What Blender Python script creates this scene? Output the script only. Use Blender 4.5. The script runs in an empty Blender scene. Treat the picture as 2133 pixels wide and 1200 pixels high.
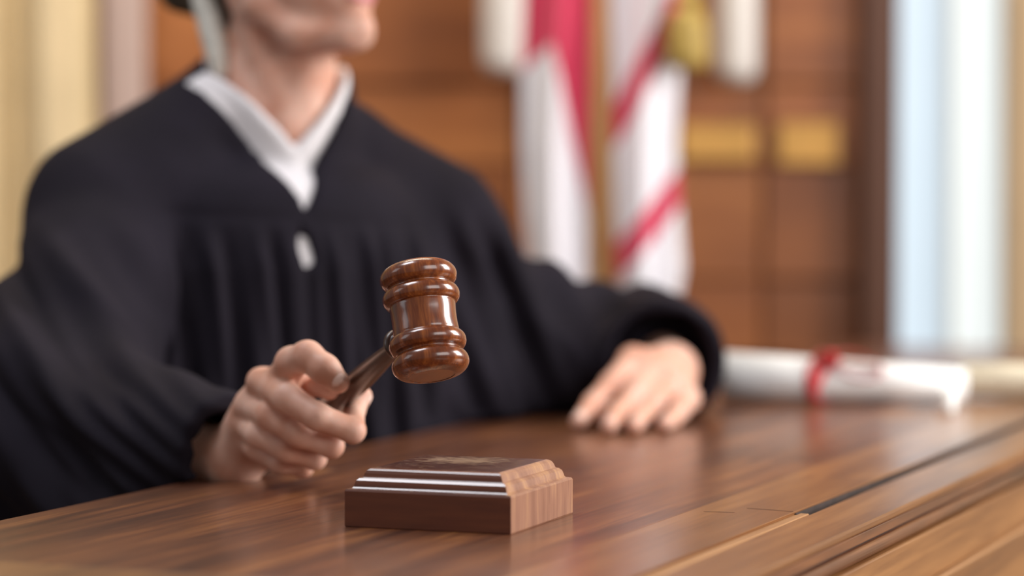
import bpy, bmesh, math, random
import numpy as np
from mathutils import Vector, Matrix

random.seed(7)
SC = bpy.context.scene
COL = SC.collection

# ------------------------------------------------------------------ camera
F_PX = 5600.0
DESK_Z = 0.76
CAM_H = 0.2415                      # camera height above the desk top
CAM_Z = DESK_Z + CAM_H
HORIZON = 386.0
PITCH = math.atan((600.0 - HORIZON) / F_PX)
cam_d = bpy.data.cameras.new('camera')
cam = bpy.data.objects.new('camera', cam_d)
COL.objects.link(cam)
cam.location = (0, 0, CAM_Z)
cam.rotation_euler = (math.pi / 2 - PITCH, 0, 0)
cam_d.sensor_width = 36.0
cam_d.lens = F_PX / 2133.0 * 36.0
cam_d.clip_start = 0.05
cam_d.dof.use_dof = True
cam_d.dof.focus_distance = 1.955
cam_d.dof.aperture_fstop = 2.35
SC.camera = cam

# ------------------------------------------------------------------ world, lights, exposure
world = bpy.data.worlds.new('world')
SC.world = world
world.use_nodes = True
bg = world.node_tree.nodes['Background']
bg.inputs[0].default_value = (1.0, 0.93, 0.86, 1)
bg.inputs[1].default_value = 0.20

def area_light(name, loc, target, sx, sy, power, color):
    l = bpy.data.lights.new(name, 'AREA')
    l.shape = 'RECTANGLE'; l.size = sx; l.size_y = sy
    l.energy = power; l.color = color
    o = bpy.data.objects.new(name, l); COL.objects.link(o)
    o.location = loc
    o.rotation_euler = (Vector(target) - Vector(loc)).to_track_quat('-Z', 'Y').to_euler()
    return o
area_light('daylight_side_window', (3.2, 2.5, 2.0), (0.0, 2.3, 0.95), 1.3, 1.9, 145, (1.0, 0.97, 0.94))
area_light('daylight_front_window', (2.3, -0.6, 2.1), (-0.1, 2.3, 0.95), 2.4, 1.8, 55, (1.0, 0.97, 0.95))
area_light('left_fill_light', (-3.4, 1.2, 2.4), (-0.1, 2.3, 0.9), 1.3, 1.6, 10, (0.93, 0.95, 1.0))  # unseen soft fill added on the left, not a window of the room
area_light('ceiling_lamp_cool', (-0.95, 2.15, 2.95), (-0.2, 2.2, 0.8), 0.8, 0.8, 24, (0.92, 0.94, 1.0))
area_light('wall_fill_warm', (-0.3, 3.5, 3.0), (-0.1, 4.4, 1.0), 1.4, 0.8, 34, (1.0, 0.86, 0.68))  # unseen warm light added to brighten the wood wall

SC.view_settings.view_transform = 'Standard'
SC.view_settings.look = 'None'
SC.view_settings.exposure = 0.14
SC.view_settings.gamma = 1.0
SC.view_settings.use_curve_mapping = False

# ------------------------------------------------------------------ placement helpers
FW = Vector((0, math.cos(PITCH), -math.sin(PITCH)))
UPV = Vector((0, math.sin(PITCH), math.cos(PITCH)))
RT = Vector((1, 0, 0))
CAMP = Vector((0, 0, CAM_Z))

def P(px, py, d):
    """world point seen at pixel (px,py) whose world Y distance is d"""
    r = FW * F_PX + RT * (px - 1066.5) + UPV * (600.0 - py)
    return CAMP + r * (d / r.y)

# ------------------------------------------------------------------ object helpers
def link(name, me, mat=None, parent=None, smooth=None):
    if mat is not None:
        for m in (mat if isinstance(mat, (list, tuple)) else [mat]):
            me.materials.append(m)
    o = bpy.data.objects.new(name, me)
    COL.objects.link(o)
    if parent is not None:
        o.parent = parent
    if smooth:
        me.polygons.foreach_set('use_smooth', [True] * len(me.polygons))
    return o

def tag(o, label=None, cat=None, group=None, kind=None):
    if label: o['label'] = label
    if cat: o['category'] = cat
    if group: o['group'] = group
    if kind: o['kind'] = kind
    return o

def empty(name, loc=(0, 0, 0), rz=0.0):
    o = bpy.data.objects.new(name, None)
    COL.objects.link(o)
    o.empty_display_size = 0.05
    o.location = loc
    o.rotation_euler = (0, 0, rz)
    return o

def from_bm(name, bm, mat=None, parent=None, smooth=False):
    me = bpy.data.meshes.new(name)
    bmesh.ops.recalc_face_normals(bm, faces=bm.faces)
    bm.to_mesh(me); bm.free()
    return link(name, me, mat, parent, smooth)

def add_box(bm, lo, hi, bevel=0.0, seg=2):
    vs = [bm.verts.new((x, y, z)) for x in (lo[0], hi[0]) for y in (lo[1], hi[1]) for z in (lo[2], hi[2])]
    idx = [(0, 1, 3, 2), (4, 6, 7, 5), (0, 4, 5, 1), (2, 3, 7, 6), (0, 2, 6, 4), (1, 5, 7, 3)]
    fs = [bm.faces.new([vs[i] for i in f]) for f in idx]
    if bevel > 0:
        es = list({e for f in fs for e in f.edges})
        bmesh.ops.bevel(bm, geom=es, offset=bevel, segments=seg, affect='EDGES', profile=0.5)

def box(name, lo, hi, mat, parent=None, bevel=0.0, seg=2):
    bm = bmesh.new(); add_box(bm, lo, hi, bevel, seg)
    return from_bm(name, bm, mat, parent)

def lathe_mesh(name, prof, seg=64, cap=True):
    """profile [(r,z)] about z"""
    bm = bmesh.new()
    rings = []
    for r, z in prof:
        if r < 1e-6:
            rings.append([bm.verts.new((0, 0, z))])
        else:
            rings.append([bm.verts.new((r * math.cos(2 * math.pi * k / seg), r * math.sin(2 * math.pi * k / seg), z)) for k in range(seg)])
    for a, b in zip(rings[:-1], rings[1:]):
        for k in range(seg):
            k2 = (k + 1) % seg
            if len(a) == 1 and len(b) == 1: continue
            if len(a) == 1: bm.faces.new((a[0], b[k2], b[k]))
            elif len(b) == 1: bm.faces.new((a[k], a[k2], b[0]))
            else: bm.faces.new((a[k], a[k2], b[k2], b[k]))
    bmesh.ops.recalc_face_normals(bm, faces=bm.faces)
    me = bpy.data.meshes.new(name); bm.to_mesh(me); bm.free()
    return me

def smooth_prof(pts, n=6):
    """Catmull-Rom through profile points"""
    out = []
    for i in range(len(pts) - 1):
        p0 = pts[max(i - 1, 0)]; p1 = pts[i]; p2 = pts[i + 1]; p3 = pts[min(i + 2, len(pts) - 1)]
        for k in range(n):
            t = k / n
            out.append(tuple(0.5 * ((2 * p1[j]) + (-p0[j] + p2[j]) * t + (2 * p0[j] - 5 * p1[j] + 4 * p2[j] - p3[j]) * t * t + (-p0[j] + 3 * p1[j] - 3 * p2[j] + p3[j]) * t ** 3) for j in range(2)))
    out.append(pts[-1])
    return out

def tube_mesh(name, pts, radii, seg=12, flat=None):
    """tube through points; flat=(wa,wb) elliptic factors"""
    bm = bmesh.new(); rings = []
    n = len(pts)
    prev = None
    for i in range(n):
        t = (Vector(pts[min(i + 1, n - 1)]) - Vector(pts[max(i - 1, 0)])).normalized()
        if prev is None:
            u = t.orthogonal().normalized()
        else:
            u = (prev - t * prev.dot(t)).normalized()
        prev = u
        v = t.cross(u)
        r = radii[i] if isinstance(radii, (list, tuple)) else radii
        rings.append([bm.verts.new(Vector(pts[i]) + (u * math.cos(2 * math.pi * k / seg) + v * math.sin(2 * math.pi * k / seg)) * r) for k in range(seg)])
    for a, b in zip(rings[:-1], rings[1:]):
        for k in range(seg):
            bm.faces.new((a[k], a[(k + 1) % seg], b[(k + 1) % seg], b[k]))
    bm.faces.new(rings[0][::-1]); bm.faces.new(rings[-1])
    bmesh.ops.recalc_face_normals(bm, faces=bm.faces)
    me = bpy.data.meshes.new(name); bm.to_mesh(me); bm.free()
    return me

def ribbon_mesh(name, pts, sides, width, thick):
    """flat strap through pts; sides = width direction for each point"""
    bm = bmesh.new(); rings = []
    n = len(pts)
    for i in range(n):
        t = (Vector(pts[min(i + 1, n - 1)]) - Vector(pts[max(i - 1, 0)])).normalized()
        s = Vector(sides[i] if isinstance(sides, list) else sides)
        s = (s - t * s.dot(t)).normalized()
        nn = t.cross(s)
        w = (width[i] if isinstance(width, (list, tuple)) else width) / 2
        p = Vector(pts[i]); h = thick / 2
        rings.append([bm.verts.new(p + s * w + nn * h), bm.verts.new(p - s * w + nn * h), bm.verts.new(p - s * w - nn * h), bm.verts.new(p + s * w - nn * h)])
    for a, b in zip(rings[:-1], rings[1:]):
        for k in range(4):
            bm.faces.new((a[k], a[(k + 1) % 4], b[(k + 1) % 4], b[k]))
    bm.faces.new(rings[0][::-1]); bm.faces.new(rings[-1])
    bmesh.ops.recalc_face_normals(bm, faces=bm.faces)
    me = bpy.data.meshes.new(name); bm.to_mesh(me); bm.free()
    return me

# ------------------------------------------------------------------ materials
def new_mat(name):
    m = bpy.data.materials.new(name)
    m.use_nodes = True
    nt = m.node_tree
    return m, nt, nt.nodes['Principled BSDF']

def plain(name, col, rough=0.6, metal=0.0, noise=0.06, nscale=8.0, sheen=0.0, bump=0.0, bscale=200.0, coat=0.0, spec=0.5, trans=0.0):
    m, nt, b = new_mat(name)
    N = nt.nodes; L = nt.links
    tc = N.new('ShaderNodeTexCoord')
    nz = N.new('ShaderNodeTexNoise'); nz.inputs['Scale'].default_value = nscale; nz.inputs['Detail'].default_value = 4
    L.new(tc.outputs['Object'], nz.inputs['Vector'])
    rp = N.new('ShaderNodeValToRGB')
    rp.color_ramp.elements[0].position = 0.3; rp.color_ramp.elements[1].position = 0.7
    rp.color_ramp.elements[0].color = (*[max(c * (1 - noise), 0) for c in col], 1)
    rp.color_ramp.elements[1].color = (*[min(c * (1 + noise), 1) for c in col], 1)
    L.new(nz.outputs['Fac'], rp.inputs['Fac'])
    L.new(rp.outputs['Color'], b.inputs['Base Color'])
    b.inputs['Roughness'].default_value = rough
    b.inputs['Metallic'].default_value = metal
    b.inputs['Sheen Weight'].default_value = sheen
    b.inputs['Coat Weight'].default_value = coat
    b.inputs['Specular IOR Level'].default_value = spec
    b.inputs['Transmission Weight'].default_value = trans
    if bump > 0:
        n2 = N.new('ShaderNodeTexNoise'); n2.inputs['Scale'].default_value = bscale; n2.inputs['Detail'].default_value = 3
        L.new(tc.outputs['Object'], n2.inputs['Vector'])
        bp = N.new('ShaderNodeBump'); bp.inputs['Strength'].default_value = bump; bp.inputs['Distance'].default_value = 0.001
        L.new(n2.outputs['Fac'], bp.inputs['Height'])
        L.new(bp.outputs['Normal'], b.inputs['Normal'])
    return m

def wood(name, stops, axis='Y', stretch=14.0, scale=9.0, rough=0.32, coat=0.0, coat_rough=0.1, vary=0.12, fine=0.25, bump=0.05, spec=0.5, wear=None):
    """streaky timber: noise drawn out along an axis; each piece shifts and tints by its own random number"""
    m, nt, b = new_mat(name)
    N = nt.nodes; L = nt.links
    tc = N.new('ShaderNodeTexCoord'); oi = N.new('ShaderNodeObjectInfo')
    off = N.new('ShaderNodeVectorMath'); off.operation = 'SCALE'
    comb = N.new('ShaderNodeCombineXYZ')
    for k in range(3): comb.inputs[k].default_value = (3.7, 5.1, 2.3)[k]
    L.new(comb.outputs[0], off.inputs[0]); L.new(oi.outputs['Random'], off.inputs['Scale'])
    add = N.new('ShaderNodeVectorMath'); add.operation = 'ADD'
    L.new(tc.outputs['Object'], add.inputs[0]); L.new(off.outputs[0], add.inputs[1])
    mp = N.new('ShaderNodeMapping')
    s = [scale * stretch / 4] * 3
    s['XYZ'.index(axis)] = scale / 4
    mp.inputs['Scale'].default_value = s
    L.new(add.outputs[0], mp.inputs['Vector'])
    n1 = N.new('ShaderNodeTexNoise'); n1.inputs['Scale'].default_value = 1.0; n1.inputs['Detail'].default_value = 5; n1.inputs['Roughness'].default_value = 0.6; n1.inputs['Distortion'].default_value = 0.6
    L.new(mp.outputs[0], n1.inputs['Vector'])
    n2 = N.new('ShaderNodeTexNoise'); n2.inputs['Scale'].default_value = 6.0; n2.inputs['Detail'].default_value = 3
    L.new(mp.outputs[0], n2.inputs['Vector'])
    mx = N.new('ShaderNodeMix'); mx.data_type = 'FLOAT'; mx.inputs['Factor'].default_value = fine
    L.new(n1.outputs['Fac'], mx.inputs['A']); L.new(n2.outputs['Fac'], mx.inputs['B'])
    rp = N.new('ShaderNodeValToRGB')
    cr = rp.color_ramp
    while len(cr.elements) < len(stops): cr.elements.new(0.5)
    for e, (p, c) in zip(cr.elements, stops):
        e.position = p; e.color = (*c, 1)
    L.new(mx.outputs['Result'], rp.inputs['Fac'])
    hs = N.new('ShaderNodeHueSaturation')
    mr = N.new('ShaderNodeMapRange'); mr.inputs['To Min'].default_value = 1 - vary; mr.inputs['To Max'].default_value = 1 + vary
    L.new(oi.outputs['Random'], mr.inputs['Value']); L.new(mr.outputs[0], hs.inputs['Value'])
    L.new(rp.outputs['Color'], hs.inputs['Color'])
    colsock = hs.outputs['Color']
    if wear is not None:
        (cx, cy), (rx, ry), wc = wear
        wm = N.new('ShaderNodeMapping'); wm.vector_type = 'POINT'
        wm.inputs['Location'].default_value = (-cx / rx, -cy / ry, 0)
        wm.inputs['Scale'].default_value = (1 / rx, 1 / ry, 0)
        L.new(tc.outputs['Object'], wm.inputs['Vector'])
        ln = N.new('ShaderNodeVectorMath'); ln.operation = 'LENGTH'; L.new(wm.outputs[0], ln.inputs[0])
        r1 = N.new('ShaderNodeMapRange'); r1.inputs['From Min'].default_value = 1.0; r1.inputs['From Max'].default_value = 0.2
        L.new(ln.outputs['Value'], r1.inputs['Value'])
        sn = N.new('ShaderNodeTexNoise'); sn.inputs['Scale'].default_value = 1.0; sn.inputs['Detail'].default_value = 6
        sm = N.new('ShaderNodeMapping'); sm.inputs['Scale'].default_value = (130, 600, 130); L.new(tc.outputs['Object'], sm.inputs['Vector']); L.new(sm.outputs[0], sn.inputs['Vector'])
        mu = N.new('ShaderNodeMath'); mu.operation = 'MULTIPLY_ADD'; mu.inputs[1].default_value = 4.2; mu.inputs[2].default_value = -1.95
        L.new(sn.outputs['Fac'], mu.inputs[0])
        m2 = N.new('ShaderNodeMath'); m2.operation = 'ADD'; L.new(mu.outputs[0], m2.inputs[0]); L.new(r1.outputs[0], m2.inputs[1])
        r2 = N.new('ShaderNodeMapRange'); r2.inputs['From Min'].default_value = 0.5; r2.inputs['From Max'].default_value = 1.0
        L.new(m2.outputs[0], r2.inputs['Value'])
        geo = N.new('ShaderNodeNewGeometry'); sx = N.new('ShaderNodeSeparateXYZ'); L.new(geo.outputs['Normal'], sx.inputs[0])
        gt = N.new('ShaderNodeMath'); gt.operation = 'GREATER_THAN'; gt.inputs[1].default_value = 0.95; L.new(sx.outputs['Z'], gt.inputs[0])
        m3 = N.new('ShaderNodeMath'); m3.operation = 'MULTIPLY'; L.new(r2.outputs[0], m3.inputs[0]); L.new(gt.outputs[0], m3.inputs[1])
        wx = N.new('ShaderNodeMix'); wx.data_type = 'RGBA'; L.new(m3.outputs[0], wx.inputs['Factor'])
        L.new(colsock, wx.inputs['A']); wx.inputs['B'].default_value = (*wc, 1)
        colsock = wx.outputs['Result']
        rr = N.new('ShaderNodeMapRange'); rr.inputs['To Min'].default_value = rough; rr.inputs['To Max'].default_value = 0.7
        L.new(m3.outputs[0], rr.inputs['Value']); L.new(rr.outputs[0], b.inputs['Roughness'])
    else:
        b.inputs['Roughness'].default_value = rough
    L.new(colsock, b.inputs['Base Color'])
    b.inputs['Coat Weight'].default_value = coat
    b.inputs['Coat Roughness'].default_value = coat_rough
    b.inputs['Specular IOR Level'].default_value = spec
    if bump > 0:
        bp = N.new('ShaderNodeBump'); bp.inputs['Strength'].default_value = bump; bp.inputs['Distance'].default_value = 0.0006
        L.new(n2.outputs['Fac'], bp.inputs['Height']); L.new(bp.outputs['Normal'], b.inputs['Normal'])
    return m

M = {}
M['desk'] = wood('desk_timber', [(0.32, (0.046, 0.015, 0.009)), (0.44, (0.092, 0.030, 0.014)), (0.55, (0.165, 0.056, 0.021)), (0.70, (0.33, 0.130, 0.042))],
                 axis='Y', stretch=20, scale=7.5, rough=0.36, coat=0.42, coat_rough=0.16, vary=0.14, spec=0.4, bump=0.03)
M['desk_light'] = wood('desk_timber_honey', [(0.30, (0.13, 0.045, 0.015)), (0.46, (0.23, 0.088, 0.028)), (0.58, (0.33, 0.14, 0.044)), (0.74, (0.46, 0.22, 0.075))],
                 axis='Y', stretch=20, scale=6.5, rough=0.34, coat=0.5, coat_rough=0.17, vary=0.10, spec=0.4, bump=0.03)
M['edge'] = wood('edge_timber', [(0.30, (0.10, 0.034, 0.010)), (0.48, (0.20, 0.076, 0.020)), (0.70, (0.36, 0.16, 0.05))],
                 axis='Y', stretch=18, scale=7.0, rough=0.38, coat=0.35, coat_rough=0.25, vary=0.08, bump=0.05)
M['inlay'] = wood('inlay_timber', [(0.3, (0.30, 0.14, 0.055)), (0.7, (0.50, 0.27, 0.12))], axis='Y', stretch=14, scale=6, rough=0.45)
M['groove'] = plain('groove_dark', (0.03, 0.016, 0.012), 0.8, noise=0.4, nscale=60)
M['gavel'] = wood('gavel_timber', [(0.28, (0.050, 0.010, 0.003)), (0.48, (0.155, 0.033, 0.007)), (0.70, (0.42, 0.125, 0.024))],
                  axis='Z', stretch=12, scale=34, rough=0.26, coat=0.8, coat_rough=0.12, vary=0.02, bump=0.04)
M['handle'] = wood('handle_timber', [(0.28, (0.030, 0.011, 0.006)), (0.5, (0.044, 0.015, 0.008)), (0.72, (0.060, 0.021, 0.010))],
                   axis='Z', stretch=12, scale=40, rough=0.36, coat=0.5, coat_rough=0.2, vary=0.02)
M['block'] = wood('block_timber', [(0.28, (0.050, 0.010, 0.0045)), (0.5, (0.098, 0.023, 0.009)), (0.75, (0.16, 0.044, 0.015))],
                  axis='X', stretch=12, scale=14, rough=0.3, coat=0.8, coat_rough=0.14, vary=0.02, wear=((-0.004, 0.022), (0.042, 0.034), (0.50, 0.32, 0.20)))
M['block_end'] = wood('block_end_grain', [(0.30, (0.19, 0.075, 0.045)), (0.48, (0.31, 0.145, 0.090)), (0.68, (0.50, 0.27, 0.125))],
                      axis='Z', stretch=10, scale=22, rough=0.42, coat=0.4, coat_rough=0.25, vary=0.02)
M['wall'] = wood('wall_timber', [(0.28, (0.14, 0.040, 0.012)), (0.5, (0.26, 0.085, 0.024)), (0.75, (0.44, 0.17, 0.05))],
                 axis='X', stretch=7, scale=3.0, rough=0.4, coat=0.25, coat_rough=0.3, vary=0.16)
M['wall_shaded'] = wood('shaded_wall_timber', [(0.28, (0.055, 0.018, 0.009)), (0.7, (0.10, 0.036, 0.015))], axis='Z', stretch=7, scale=3, rough=0.45)  # shade on the wall's end put into a darker timber colour
M['brass'] = plain('brass', (0.60, 0.33, 0.09), 0.45, 0.45, nscale=20)
M['floor'] = wood('floor_boards', [(0.28, (0.06, 0.025, 0.012)), (0.7, (0.13, 0.06, 0.028))], axis='Y', stretch=10, scale=3, rough=0.45)
M['skin_nail'] = plain('nail', (0.86, 0.58, 0.49), 0.25, noise=0.03, coat=0.3)
M['lip'] = plain('lip', (0.56, 0.20, 0.21), 0.38, noise=0.05)
M['robe'] = plain('robe_cloth', (0.0125, 0.0100, 0.0160), 0.85, noise=0.15, nscale=14, sheen=0.0, bump=0.25, bscale=900, spec=0.12)
M['shirt'] = plain('shirt_cloth', (0.72, 0.69, 0.71), 0.8, noise=0.02, bump=0.15, bscale=700, spec=0.2)
M['hair_dark'] = plain('hair_grey', (0.075, 0.06, 0.045), 0.5, noise=0.4, nscale=60)
M['hair_light'] = plain('hair_silver', (0.64, 0.62, 0.56), 0.5, noise=0.15, nscale=80)
M['eye'] = plain('eye_white', (0.8, 0.78, 0.75), 0.15, noise=0.02)
M['iris'] = plain('iris', (0.08, 0.045, 0.02), 0.15, noise=0.2)
M['paper'] = plain('paper_white', (0.84, 0.84, 0.83), 0.75, noise=0.02, spec=0.2)
M['paper_cream'] = plain('paper_cream', (0.80, 0.72, 0.55), 0.75, noise=0.03, spec=0.2)
M['ribbon'] = plain('ribbon_red', (0.62, 0.016, 0.022), 0.4, noise=0.05, sheen=0.2)
M['curtain'] = plain('curtain_cream', (0.72, 0.575, 0.35), 0.85, noise=0.05, nscale=12, sheen=0.2, spec=0.2)
M['casing'] = plain('painted_casing', (0.60, 0.45, 0.40), 0.55, noise=0.03)
M['tan'] = plain('tan_plaster', (0.47, 0.34, 0.205), 0.8, noise=0.05, spec=0.2)
M['frosted'] = plain('frosted_glass', (0.70, 0.66, 0.62), 0.35, noise=0.02)
M['frame_grey'] = plain('window_frame_grey', (0.62, 0.66, 0.64), 0.5, noise=0.03)
M['gold_cloth'] = plain('gold_fringe', (0.40, 0.27, 0.06), 0.6, noise=0.25, nscale=90)
M['pole'] = wood('pole_timber', [(0.3, (0.42, 0.21, 0.075)), (0.7, (0.58, 0.33, 0.13))], axis='Z', stretch=8, scale=8, rough=0.35)

def skin_material():
    m, nt, b = new_mat('skin')
    N = nt.nodes; L = nt.links
    tc = N.new('ShaderNodeTexCoord')
    nz = N.new('ShaderNodeTexNoise'); nz.inputs['Scale'].default_value = 38; nz.inputs['Detail'].default_value = 5
    L.new(tc.outputs['Object'], nz.inputs['Vector'])
    rp = N.new('ShaderNodeValToRGB')
    rp.color_ramp.elements[0].position = 0.32; rp.color_ramp.elements[0].color = (0.59, 0.285, 0.195, 1)
    rp.color_ramp.elements[1].position = 0.68; rp.color_ramp.elements[1].color = (0.73, 0.455, 0.36, 1)
    L.new(nz.outputs['Fac'], rp.inputs['Fac'])
    L.new(rp.outputs['Color'], b.inputs['Base Color'])
    b.inputs['Roughness'].default_value = 0.52
    b.inputs['Specular IOR Level'].default_value = 0.45
    b.inputs['Subsurface Weight'].default_value = 0.25
    b.inputs['Subsurface Radius'].default_value = (1.0, 0.35, 0.2)
    b.inputs['Subsurface Scale'].default_value = 0.006
    n2 = N.new('ShaderNodeTexNoise'); n2.inputs['Scale'].default_value = 420; n2.inputs['Detail'].default_value = 3
    L.new(tc.outputs['Object'], n2.inputs['Vector'])
    bp = N.new('ShaderNodeBump'); bp.inputs['Strength'].default_value = 0.12; bp.inputs['Distance'].default_value = 0.0008
    L.new(n2.outputs['Fac'], bp.inputs['Height']); L.new(bp.outputs['Normal'], b.inputs['Normal'])
    return m
M['skin'] = skin_material()

def lit_pane(name, col, strength):
    m, nt, b = new_mat(name)
    N = nt.nodes; L = nt.links
    tc = N.new('ShaderNodeTexCoord'); nz = N.new('ShaderNodeTexNoise'); nz.inputs['Scale'].default_value = 3.0
    L.new(tc.outputs['Object'], nz.inputs['Vector'])
    mr = N.new('ShaderNodeMapRange'); mr.inputs['To Min'].default_value = strength * 0.95; mr.inputs['To Max'].default_value = strength * 1.05
    L.new(nz.outputs['Fac'], mr.inputs['Value']); L.new(mr.outputs[0], b.inputs['Emission Strength'])
    b.inputs['Base Color'].default_value = (*[c * 0.3 for c in col], 1)
    b.inputs['Emission Color'].default_value = (*col, 1)
    b.inputs['Roughness'].default_value = 0.3
    return m
M['glass_blue'] = lit_pane('frosted_pane_daylit_blue', (0.70, 0.83, 0.93), 0.72)
M['glass_clear'] = lit_pane('frosted_pane_daylit_white', (0.90, 0.96, 0.95), 0.76)

# ================================================================== SDF meshing (surface nets)
f32 = np.float32
def smin(a, b, k):
    h = np.clip(0.5 + 0.5 * (b - a) / k, 0, 1)
    return b + (a - b) * h - k * h * (1 - h)
def smax(a, b, k):
    return -smin(-a, -b, k)
def cone(p, a, b, r1, r2):
    """capsule with radius running from r1 to r2"""
    a = np.array(a, f32); b = np.array(b, f32)
    ba = b - a
    pa = p - a
    h = np.clip((pa @ ba) / max(float(ba @ ba), 1e-12), 0, 1)
    d = pa - h[:, None] * ba
    return np.sqrt((d * d).sum(1)) - (r1 + (r2 - r1) * h)
def ell(p, c, R, axes=None):
    q = p - np.array(c, f32)
    if axes is not None:
        q = q @ np.array(axes, f32).T
    R = np.array(R, f32)
    k0 = np.sqrt(((q / R) ** 2).sum(1)); k1 = np.sqrt(((q / (R * R)) ** 2).sum(1))
    return k0 * (k0 - 1.0) / np.maximum(k1, 1e-9)
def chain(p, pts, rs, k=0.003):
    d = None
    for i in range(len(pts) - 1):
        c = cone(p, pts[i], pts[i + 1], rs[i], rs[i + 1])
        d = c if d is None else smin(d, c, k)
    return d

def sdf_mesh(func, lo, hi, h, B=12, slack=1.5):
    lo = np.array(lo, np.float64)
    n = np.maximum(np.ceil((np.array(hi) - lo) / h / B).astype(int), 1) * B
    nb = n // B
    V = np.empty((n[0], n[1], n[2]), f32)
    cs = np.stack(np.meshgrid(*[np.arange(k) for k in nb], indexing='ij'), -1).reshape(-1, 3)
    cen = (lo + (cs * B + (B - 1) / 2) * h).astype(f32)
    fc = func(cen)
    R = h * B * 0.87 * slack + h * 2
    loc = np.stack(np.meshgrid(*[np.arange(B)] * 3, indexing='ij'), -1).reshape(-1, 3) * h
    near = np.abs(fc) < R
    for c, v in zip(cs[~near], fc[~near]):
        V[c[0] * B:(c[0] + 1) * B, c[1] * B:(c[1] + 1) * B, c[2] * B:(c[2] + 1) * B] = v
    nc = cs[near]
    CH = 60
    for i in range(0, len(nc), CH):
        sub = nc[i:i + CH]
        pts = (lo + sub[:, None, :] * (B * h) + loc[None]).reshape(-1, 3).astype(f32)
        vals = func(pts).reshape(len(sub), B, B, B)
        for c, v in zip(sub, vals):
            V[c[0] * B:(c[0] + 1) * B, c[1] * B:(c[1] + 1) * B, c[2] * B:(c[2] + 1) * B] = v
    S = V < 0
    c8 = [S[i:n[0] - 1 + i, j:n[1] - 1 + j, k:n[2] - 1 + k] for i in (0, 1) for j in (0, 1) for k in (0, 1)]
    cnt = sum(x.astype(np.int8) for x in c8)
    act = (cnt > 0) & (cnt < 8)
    ids = -np.ones(act.shape, np.int64)
    ai = np.argwhere(act)
    ids[act] = np.arange(len(ai))
    acc = np.zeros((len(ai), 3)); num = np.zeros(len(ai))
    off = np.array([(i, j, k) for i in (0, 1) for j in (0, 1) for k in (0, 1)])
    cv = np.stack([V[ai[:, 0] + o[0], ai[:, 1] + o[1], ai[:, 2] + o[2]] for o in off], 1).astype(np.float64)
    for a in range(8):
        for b in range(a + 1, 8):
            if np.abs(off[a] - off[b]).sum() != 1: continue
            x = (cv[:, a] < 0) != (cv[:, b] < 0)
            den = cv[:, a] - cv[:, b]
            t = np.where(x, cv[:, a] / np.where(x, den, 1), 0)
            pnt = off[a] + t[:, None] * (off[b] - off[a])
            acc += pnt * x[:, None]; num += x
    verts = lo + (ai + acc / num[:, None]) * h
    faces = []
    for ax in range(3):
        sl0 = [slice(None)] * 3; sl1 = [slice(None)] * 3
        sl0[ax] = slice(0, n[ax] - 1); sl1[ax] = slice(1, n[ax])
        A = S[tuple(sl0)]; Bm = S[tuple(sl1)]
        e = np.argwhere(A != Bm)
        o1, o2 = [(1, 2), (2, 0), (0, 1)][ax]
        e = e[(e[:, o1] > 0) & (e[:, o2] > 0) & (e[:, o1] < n[o1] - 1) & (e[:, o2] < n[o2] - 1)]
        ins = S[e[:, 0], e[:, 1], e[:, 2]]
        def cell(d1, d2):
            q = e.copy(); q[:, o1] -= d1; q[:, o2] -= d2
            return ids[q[:, 0], q[:, 1], q[:, 2]]
        q = np.stack([cell(1, 1), cell(0, 1), cell(0, 0), cell(1, 0)], 1)
        q[~ins] = q[~ins][:, ::-1]
        faces.append(q)
    faces = np.concatenate(faces)
    faces = faces[(faces >= 0).all(1)]
    return verts, faces

def relax(verts, faces, it=2, lam=0.5):
    e = np.concatenate([faces[:, [0, 1]], faces[:, [1, 2]], faces[:, [2, 3]], faces[:, [3, 0]]])
    e = np.concatenate([e, e[:, ::-1]])
    n = len(verts)
    deg = np.bincount(e[:, 0], minlength=n).astype(float)[:, None]
    for k in range(it):
        for l in (lam, -lam * 0.9):
            s = np.stack([np.bincount(e[:, 0], weights=verts[e[:, 1], j], minlength=n) for j in range(3)], 1)
            verts = verts + l * (s / np.maximum(deg, 1) - verts)
    return verts

def vnormals(verts, faces):
    a = verts[faces[:, 2]] - verts[faces[:, 0]]; b = verts[faces[:, 3]] - verts[faces[:, 1]]
    fn = np.cross(a, b)
    n = np.zeros_like(verts)
    for k in range(4):
        for j in range(3):
            n[:, j] += np.bincount(faces[:, k], weights=fn[:, j], minlength=len(verts))
    return n / np.maximum(np.linalg.norm(n, axis=1, keepdims=True), 1e-12)

def np_mesh(name, verts, faces):
    me = bpy.data.meshes.new(name)
    me.vertices.add(len(verts)); me.vertices.foreach_set('co', np.ascontiguousarray(verts, f32).ravel())
    me.loops.add(faces.size); me.loops.foreach_set('vertex_index', np.ascontiguousarray(faces, np.int32).ravel())
    me.polygons.add(len(faces))
    me.polygons.foreach_set('loop_start', np.arange(0, faces.size, 4, dtype=np.int32))
    me.polygons.foreach_set('use_smooth', np.ones(len(faces), bool))
    me.update(calc_edges=True); me.validate()
    return me

def sstep(x, a, b):
    t = np.clip((x - a) / (b - a), 0, 1)
    return t * t * (3 - 2 * t)

# ================================================================== the room
WALL_D = 4.45
def wx(px, d=WALL_D): return (px - 1066.5) / F_PX * d
def wz(py, d=WALL_D): return P(1066, py, d).z

box('floor', (-4, -2, -0.05), (4, 6.5, 0.0), M['floor'])
bpy.data.objects['floor']['kind'] = 'structure'

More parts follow.
